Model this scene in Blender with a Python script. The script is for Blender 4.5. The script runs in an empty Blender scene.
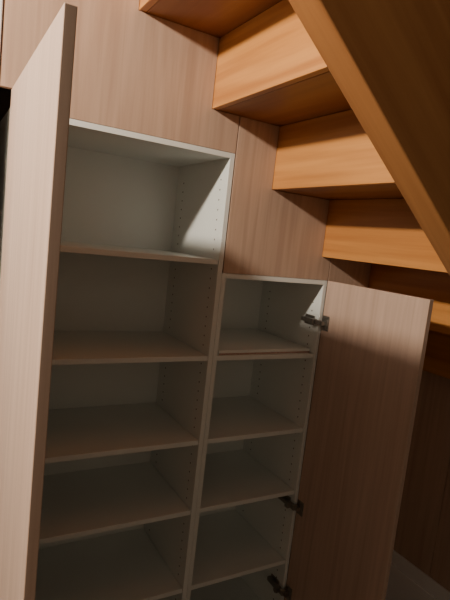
import bpy, bmesh, math
from mathutils import Vector, Matrix
S = bpy.context.scene
COL = S.collection

# ---------------------------------------------------------------- materials
def new_mat(name):
    m = bpy.data.materials.new(name); m.use_nodes = True
    nt = m.node_tree
    return m, nt, nt.nodes['Principled BSDF']

def wood(name, dark, light, scale, rough=0.5, contrast=1.0, rot=(0,0,0), bump=0.05, coat=0.0, rings=.07):
    """scale: per-axis frequency (small = along the grain)"""
    m, nt, b = new_mat(name)
    N, L = nt.nodes, nt.links
    tc = N.new('ShaderNodeTexCoord')
    mp0 = N.new('ShaderNodeMapping'); mp0.inputs['Rotation'].default_value = rot
    L.new(tc.outputs['Object'], mp0.inputs['Vector'])
    mp = N.new('ShaderNodeMapping'); mp.inputs['Scale'].default_value = scale
    L.new(mp0.outputs['Vector'], mp.inputs['Vector'])
    n1 = N.new('ShaderNodeTexNoise'); n1.inputs['Scale'].default_value = 1.0
    n1.inputs['Detail'].default_value = 6; n1.inputs['Roughness'].default_value = 0.6
    n1.inputs['Distortion'].default_value = 0.4
    L.new(mp.outputs['Vector'], n1.inputs['Vector'])
    mp2 = N.new('ShaderNodeMapping'); mp2.inputs['Scale'].default_value = tuple(s*0.2 for s in scale)
    L.new(mp0.outputs['Vector'], mp2.inputs['Vector'])
    n2 = N.new('ShaderNodeTexNoise'); n2.inputs['Scale'].default_value = 1.0
    n2.inputs['Detail'].default_value = 3; n2.inputs['Distortion'].default_value = 1.0
    L.new(mp2.outputs['Vector'], n2.inputs['Vector'])
    mul = N.new('ShaderNodeMath'); mul.operation = 'MULTIPLY'; mul.inputs[1].default_value = 34
    L.new(n2.outputs['Fac'], mul.inputs[0])
    sn = N.new('ShaderNodeMath'); sn.operation = 'SINE'; L.new(mul.outputs[0], sn.inputs[0])
    ma = N.new('ShaderNodeMath'); ma.operation = 'MULTIPLY_ADD'
    ma.inputs[1].default_value = rings*contrast; L.new(sn.outputs[0], ma.inputs[0])
    L.new(n1.outputs['Fac'], ma.inputs[2])
    cr = N.new('ShaderNodeValToRGB')
    cr.color_ramp.elements[0].position = 0.5-0.25/contrast; cr.color_ramp.elements[0].color = (*dark, 1)
    cr.color_ramp.elements[1].position = 0.5+0.22/contrast; cr.color_ramp.elements[1].color = (*light, 1)
    L.new(ma.outputs[0], cr.inputs['Fac'])
    L.new(cr.outputs['Color'], b.inputs['Base Color'])
    b.inputs['Roughness'].default_value = rough
    b.inputs['Coat Weight'].default_value = coat
    b.inputs['Coat Roughness'].default_value = 0.25
    bp = N.new('ShaderNodeBump'); bp.inputs['Strength'].default_value = bump
    bp.inputs['Distance'].default_value = 0.002
    L.new(ma.outputs[0], bp.inputs['Height']); L.new(bp.outputs['Normal'], b.inputs['Normal'])
    return m

def plain(name, col, rough=0.5, metal=0.0, var=0.04, scale=6):
    m, nt, b = new_mat(name)
    N, L = nt.nodes, nt.links
    tc = N.new('ShaderNodeTexCoord')
    n = N.new('ShaderNodeTexNoise'); n.inputs['Scale'].default_value = scale; n.inputs['Detail'].default_value = 4
    L.new(tc.outputs['Object'], n.inputs['Vector'])
    cr = N.new('ShaderNodeValToRGB')
    cr.color_ramp.elements[0].position = 0.3; cr.color_ramp.elements[1].position = 0.7
    cr.color_ramp.elements[0].color = (*[c*(1-var) for c in col], 1)
    cr.color_ramp.elements[1].color = (*[min(1, c*(1+var)) for c in col], 1)
    L.new(n.outputs['Fac'], cr.inputs['Fac']); L.new(cr.outputs['Color'], b.inputs['Base Color'])
    b.inputs['Roughness'].default_value = rough; b.inputs['Metallic'].default_value = metal
    return m

M_panel = wood('ash_laminate', (.44,.30,.22), (.59,.43,.325), (38,38,1.6), 0.45, 1.0)
M_door  = wood('ash_laminate_door', (.49,.345,.265), (.63,.47,.375), (45,45,1.6), 0.42, 1.0)
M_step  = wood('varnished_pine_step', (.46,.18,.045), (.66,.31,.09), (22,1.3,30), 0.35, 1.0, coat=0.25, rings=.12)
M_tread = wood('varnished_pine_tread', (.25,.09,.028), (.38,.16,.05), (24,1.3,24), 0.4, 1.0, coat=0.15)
M_string= wood('varnished_pine_stringer', (.36,.145,.045), (.50,.235,.08), (1.3,30,26), 0.38, 0.8, rot=(0, -math.atan(.811), 0), coat=0.1, rings=.1)
M_white = plain('white_melamine', (.82,.87,.85), 0.35, 0, .015)
M_wback = plain('white_backboard', (.81,.86,.84), 0.45, 0, .02)
M_raw   = plain('chipboard_edge', (.46,.32,.27), 0.8, 0, .2, 200)
M_hole  = plain('pin_hole_dark', (.12,.11,.10), 0.9)
M_metal = plain('nickel_hinge', (.36,.34,.31), 0.38, 0.9, .1, 40)
M_enamel = plain('black_enamel', (.05,.05,.05), 0.5, 0, .1, 40)
M_plast = plain('painted_plaster', (.25,.23,.21), 0.9, 0, .03)
M_light = plain('pale_painted_plaster', (.36,.33,.29), 0.9, 0, .03)
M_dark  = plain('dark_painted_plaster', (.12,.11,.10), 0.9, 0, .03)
M_trim  = plain('painted_trim', (.88,.88,.89), 0.4, 0, .02)
M_floor = wood('floor_boards', (.12,.085,.06), (.18,.13,.095), (1.6,30,30), 0.4, 1.0)
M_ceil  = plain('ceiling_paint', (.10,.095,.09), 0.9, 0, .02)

# ---------------------------------------------------------------- helpers
def empty(name):
    e = bpy.data.objects.new(name, None); COL.objects.link(e); e.empty_display_size = .1
    return e

def finish(bm, name, mat, parent=None, bevel=0.0):
    bmesh.ops.recalc_face_normals(bm, faces=bm.faces)
    me = bpy.data.meshes.new(name); bm.to_mesh(me); bm.free()
    me.materials.append(mat)
    o = bpy.data.objects.new(name, me); COL.objects.link(o)
    if parent: o.parent = parent
    if bevel:
        md = o.modifiers.new('bevel', 'BEVEL'); md.width = bevel; md.segments = 2; md.limit_method = 'ANGLE'
    return o

def add_box(bm, x0,x1,y0,y1,z0,z1, mtx=None):
    vs = [bm.verts.new(v) for v in [(x0,y0,z0),(x1,y0,z0),(x1,y1,z0),(x0,y1,z0),(x0,y0,z1),(x1,y0,z1),(x1,y1,z1),(x0,y1,z1)]]
    if mtx:
        for v in vs: v.co = mtx @ v.co
    for f in [(0,1,2,3),(4,5,6,7),(0,1,5,4),(1,2,6,5),(2,3,7,6),(3,0,4,7)]:
        bm.faces.new([vs[i] for i in f])

def box(name, x0,x1,y0,y1,z0,z1, mat, parent=None, bevel=0.0):
    bm = bmesh.new(); add_box(bm, x0,x1,y0,y1,z0,z1)
    return finish(bm, name, mat, parent, bevel)

def poly(name, pts, y0, y1, mat, parent=None, bevel=0.0):
    """polygon in XZ extruded along y"""
    bm = bmesh.new()
    a = [bm.verts.new((x,y0,z)) for x,z in pts]; b = [bm.verts.new((x,y1,z)) for x,z in pts]
    bm.faces.new(a); bm.faces.new(list(reversed(b)))
    n = len(pts)
    for i in range(n):
        bm.faces.new([a[i], a[(i+1)%n], b[(i+1)%n], b[i]])
    return finish(bm, name, mat, parent, bevel)

def add_cyl(bm, c, axis, r, h, seg=20, r2=None):
    q = Vector((0,0,1)).rotation_difference(Vector(axis)).to_matrix().to_4x4()
    bmesh.ops.create_cone(bm, cap_ends=True, segments=seg, radius1=r, radius2=r if r2 is None else r2, depth=h,
                          matrix=Matrix.Translation(Vector(c)) @ q)

# ---------------------------------------------------------------- staircase
CEIL = 2.95
X0, RUN, Z0, RISE = .700, .2510, 1.936, .2035
def Xk(k): return X0 + RUN*k
def Zk(k): return Z0 - RISE*k
Y_IN, Y_OUT, Y_BACK = -.517, -.592, .42
stair = empty('staircase')
KT = -4
for k in range(KT, 10):
    if k > KT:
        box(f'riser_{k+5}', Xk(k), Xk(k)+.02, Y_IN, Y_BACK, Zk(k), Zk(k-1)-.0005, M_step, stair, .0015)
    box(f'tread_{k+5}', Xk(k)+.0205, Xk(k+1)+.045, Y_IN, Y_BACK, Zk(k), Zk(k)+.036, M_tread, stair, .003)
H = .54
xl_top = (2.5035-CEIL)/.811; xl_bot = 2.5035/.811
poly('stringer_outer', [(xl_top,CEIL),(xl_bot,0.0),(xl_bot+H/.811,0.0),(xl_top+H/.811,CEIL)], Y_OUT, Y_IN-.0005, M_string, stair, .004)

# ---------------------------------------------------------------- wood wall panels following the stair profile
def profile(xa, xb):
    """points (left->right) along underside of the steps"""
    pts = []; k = math.floor((xa-X0)/RUN+1e-6); x = xa
    while True:
        xn = min(Xk(k+1)-.001, xb); z = Zk(k)-.001
        pts += [(x,z),(xn,z)]
        if xb <= Xk(k+1): break
        k += 1; x = xn
    return pts
XL, XD, XR = .143, .796, 1.242      # cabinet limits
C1T, C2T = 1.820, 1.444
wf = empty('wall_front')
XE = 1.84
poly('panel_over_tall_cabinet', [(.116,1.862),(XL+.003,1.862),(XL+.003,C1T+.001),(XD+.001,C1T+.001)] + profile(.116,XD+.001)[::-1], 0, .018, M_panel, wf, .001)
poly('panel_over_short_cabinet', [(XD+.004,C2T+.001),(XR+.001,C2T+.001)] + profile(XD+.004,XR+.001)[::-1], 0, .018, M_panel, wf, .001)
poly('panel_end', [(XR+.004,.0),(XE,.0)] + profile(XR+.004,XE)[::-1], 0, .018, M_panel, wf, .001)
kk = math.floor((XE-X0)/RUN)
wp = empty('wall_right')
box('partition_panel_a', XE, XE+.018, -.20, 0.0, 0.0, Zk(kk)-.002, M_panel, wp, .001)
box('partition_panel_b', XE, XE+.018, Y_IN+.002, -.203, 0.0, Zk(kk)-.002, M_panel, wp, .001)
bs = bmesh.new()
add_box(bs, XE-.018, XE-.0005, Y_IN+.002, -.001, 0.0, .19); add_box(bs, XE-.011, XE-.0005, Y_IN+.002, -.001, .19, .25)
finish(bs, 'baseboard_right', M_trim, None, .003)

# ---------------------------------------------------------------- cabinets
def cabinet(name, x0, x1, top, shelves, hinges=()):
    e = empty(name); T=.016; D=.39; zb=.06
    box('side_left', x0, x0+T, 0, D, .0, top, M_white, e, .0008)
    box('side_right', x1-T, x1, 0, D, .0, top, M_white, e, .0008)
    box('top_board', x0+T, x1-T, 0, D, top-T, top, M_white, e, .0008)
    box('bottom_board', x0+T, x1-T, 0, D, zb, zb+T, M_white, e, .0008)
    box('plinth', x0+T, x1-T, .03, .046, 0, zb, M_white, e)
    box('back_board', x0, x1, D, D+.006, 0, top, M_wback, e)
    for i, z in enumerate(shelves):
        box(f'shelf_{i+1}', x0+T+.001, x1-T-.001, .004, D-.001, z-T/2, z+T/2, M_white, e, .001)
    bm = bmesh.new()
    z = .14
    while z < top-.06:
        if min(abs(z-s) for s in shelves) > .016:
            for y in (.045, .33):
                add_cyl(bm, (x1-T-.0002, y, z), (1,0,0), .0028, .001, 8)
                add_cyl(bm, (x0+T+.0002, y, z), (1,0,0), .0028, .001, 8)
        z += .032
    finish(bm, 'shelf_pin_holes', M_hole, e)
    for i, z in enumerate(hinges):
        xs = x1-T
        bm = bmesh.new()
        add_box(bm, xs-.004, xs, .022, .075, z-.018, z+.018)
        add_box(bm, xs-.020, xs-.004, .012, .078, z-.008, z+.008)
        add_box(bm, xs-.030, xs-.006, .001, .020, z-.010, z+.010)
        add_cyl(bm, (xs-.021, .062, z), (1,0,0), .004, .003, 12)
        finish(bm, f'hinge_mount_{i+1}', M_metal, e, .0008)
    return e
zs = [1.477, 1.160, .870, .620, .330]
HZ = (1.290, .570, .215)
cabinet('shelving_cabinet', XL+.002, XD, C1T, zs)
cabinet('shelving_cabinet.001', XD+.001, XR, C2T, [1.160]+zs[2:], HZ)
# spare board lying on the upper shelf of the short cabinet, slightly skewed
m = Matrix.Translation((1.017,.196,1.1685)) @ Matrix.Rotation(math.radians(1.5),4,'Z')
lb = empty('loose_shelf_board')
bm = bmesh.new(); add_box(bm, -.198,.198,-.180,.170,0.000,.016, m); finish(bm,'board_face',M_white,lb,.001)
bm = bmesh.new(); add_box(bm, -.198,.198,-.1808,-.1801,0.000,.006, m); finish(bm,'board_raw_edge',M_raw,lb)

# ---------------------------------------------------------------- doors
d1 = empty('cabinet_door')
box('door_leaf', XL, XL+.019, -.612, -.004, .07, 1.859, M_door, d1, .0015)
d2 = empty('cabinet_door.001')
xd = XR-.004
box('door_leaf', xd, xd+.018, -.450, -.006, .07, C2T+.001, M_door, d2, .0015)
for i, z in enumerate(HZ):
    bm = bmesh.new()
    add_box(bm, xd-.030, xd-.016, -.022, -.001, z-.009, z+.009)
    add_box(bm, xd-.024, xd-.001, -.034, -.008, z-.007, z+.007)
    add_box(bm, xd-.004, xd-.0003, -.044, -.010, z-.027, z+.027)
    add_cyl(bm, (xd-.004, -.027, z), (1,0,0), .0175, .007, 24)
    add_cyl(bm, (xd-.005, -.027, z+.021), (1,0,0), .004, .003, 12)
    add_cyl(bm, (xd-.005, -.027, z-.021), (1,0,0), .004, .003, 12)
    finish(bm, f'hinge_{i+1}', M_metal, d2, .0008)

# ---------------------------------------------------------------- room shell
RX0, RX1, RY0 = -3.2, 4.4, -3.3
box('floor', RX0, RX1, RY0, .5, -.05, 0, M_floor)
box('ceiling', RX0, RX1, RY0, .5, CEIL+.002, CEIL+.08, M_ceil)
box('wall_back', RX0, RX1, .43, .5, 0, CEIL, M_plast)
box('wall_left', RX0-.08, RX0, RY0, .5, 0, CEIL, M_plast)
box('wall_far_right', RX1, RX1+.08, RY0, .5, 0, CEIL, M_dark)
box('wall_behind_camera', RX0, RX1, RY0-.08, RY0, 0, CEIL, M_light)
box('wall_front_left', RX0, .05, 0, .05, 0, Zk(KT+1)-.01, M_plast)
box('trim_1', .05, .114, -.004, .05, 0, Zk(KT+1)-.01, M_trim, None, .003)

# ---------------------------------------------------------------- pendant lamp with an unseen opaque cone added to block upward light
LX, LY, LZ = -.94, -.66, 2.44
lamp = empty('pendant_lamp')
bm = bmesh.new()
add_cyl(bm, (LX,LY,CEIL-.012), (0,0,1), .05, .024, 32)
add_cyl(bm, (LX,LY,(CEIL+2.58)/2), (0,0,1), .004, CEIL-2.58, 12)
add_cyl(bm, (LX,LY,2.55), (0,0,1), .02, .07, 24)
finish(bm, 'cord_and_holder', M_enamel, lamp)
bm = bmesh.new(); add_cyl(bm, (LX,LY,2.535), (0,0,1), .17, .05, 48, .04)  # cone added above the bulb to keep its light off the ceiling
finish(bm, 'upward_light_blocker', M_enamel, lamp)
ld = bpy.data.lights.new('bulb','POINT'); ld.energy = 200; ld.color = (1.0,.85,.69); ld.shadow_soft_size = .05
lo = bpy.data.objects.new('bulb', ld); lo.location = (LX,LY,LZ); COL.objects.link(lo); lo.parent = lamp

w = bpy.data.worlds.new('world'); S.world = w; w.use_nodes = True
w.node_tree.nodes['Background'].inputs[0].default_value = (.02,.018,.015,1)

# ---------------------------------------------------------------- camera
psi, p = math.radians(30.3), math.radians(6.8)
F = Vector((math.sin(psi)*math.cos(p), math.cos(psi)*math.cos(p), -math.sin(p)))
R0 = Vector((math.cos(psi), -math.sin(psi), 0)); U0 = R0.cross(F)
r = math.radians(6.4)
R = R0*math.cos(r) + U0*math.sin(r); U = U0*math.cos(r) - R0*math.sin(r)
cd = bpy.data.cameras.new('camera'); co = bpy.data.objects.new('camera', cd); COL.objects.link(co)
cd.sensor_fit = 'VERTICAL'; cd.sensor_height = 24; cd.sensor_width = 18; cd.lens = 20.0; cd.clip_start = .02
Mx = Matrix((R, U, -F)).transposed().to_4x4(); Mx.translation = Vector((0,-1.4,1.55))
co.matrix_world = Mx
S.camera = co
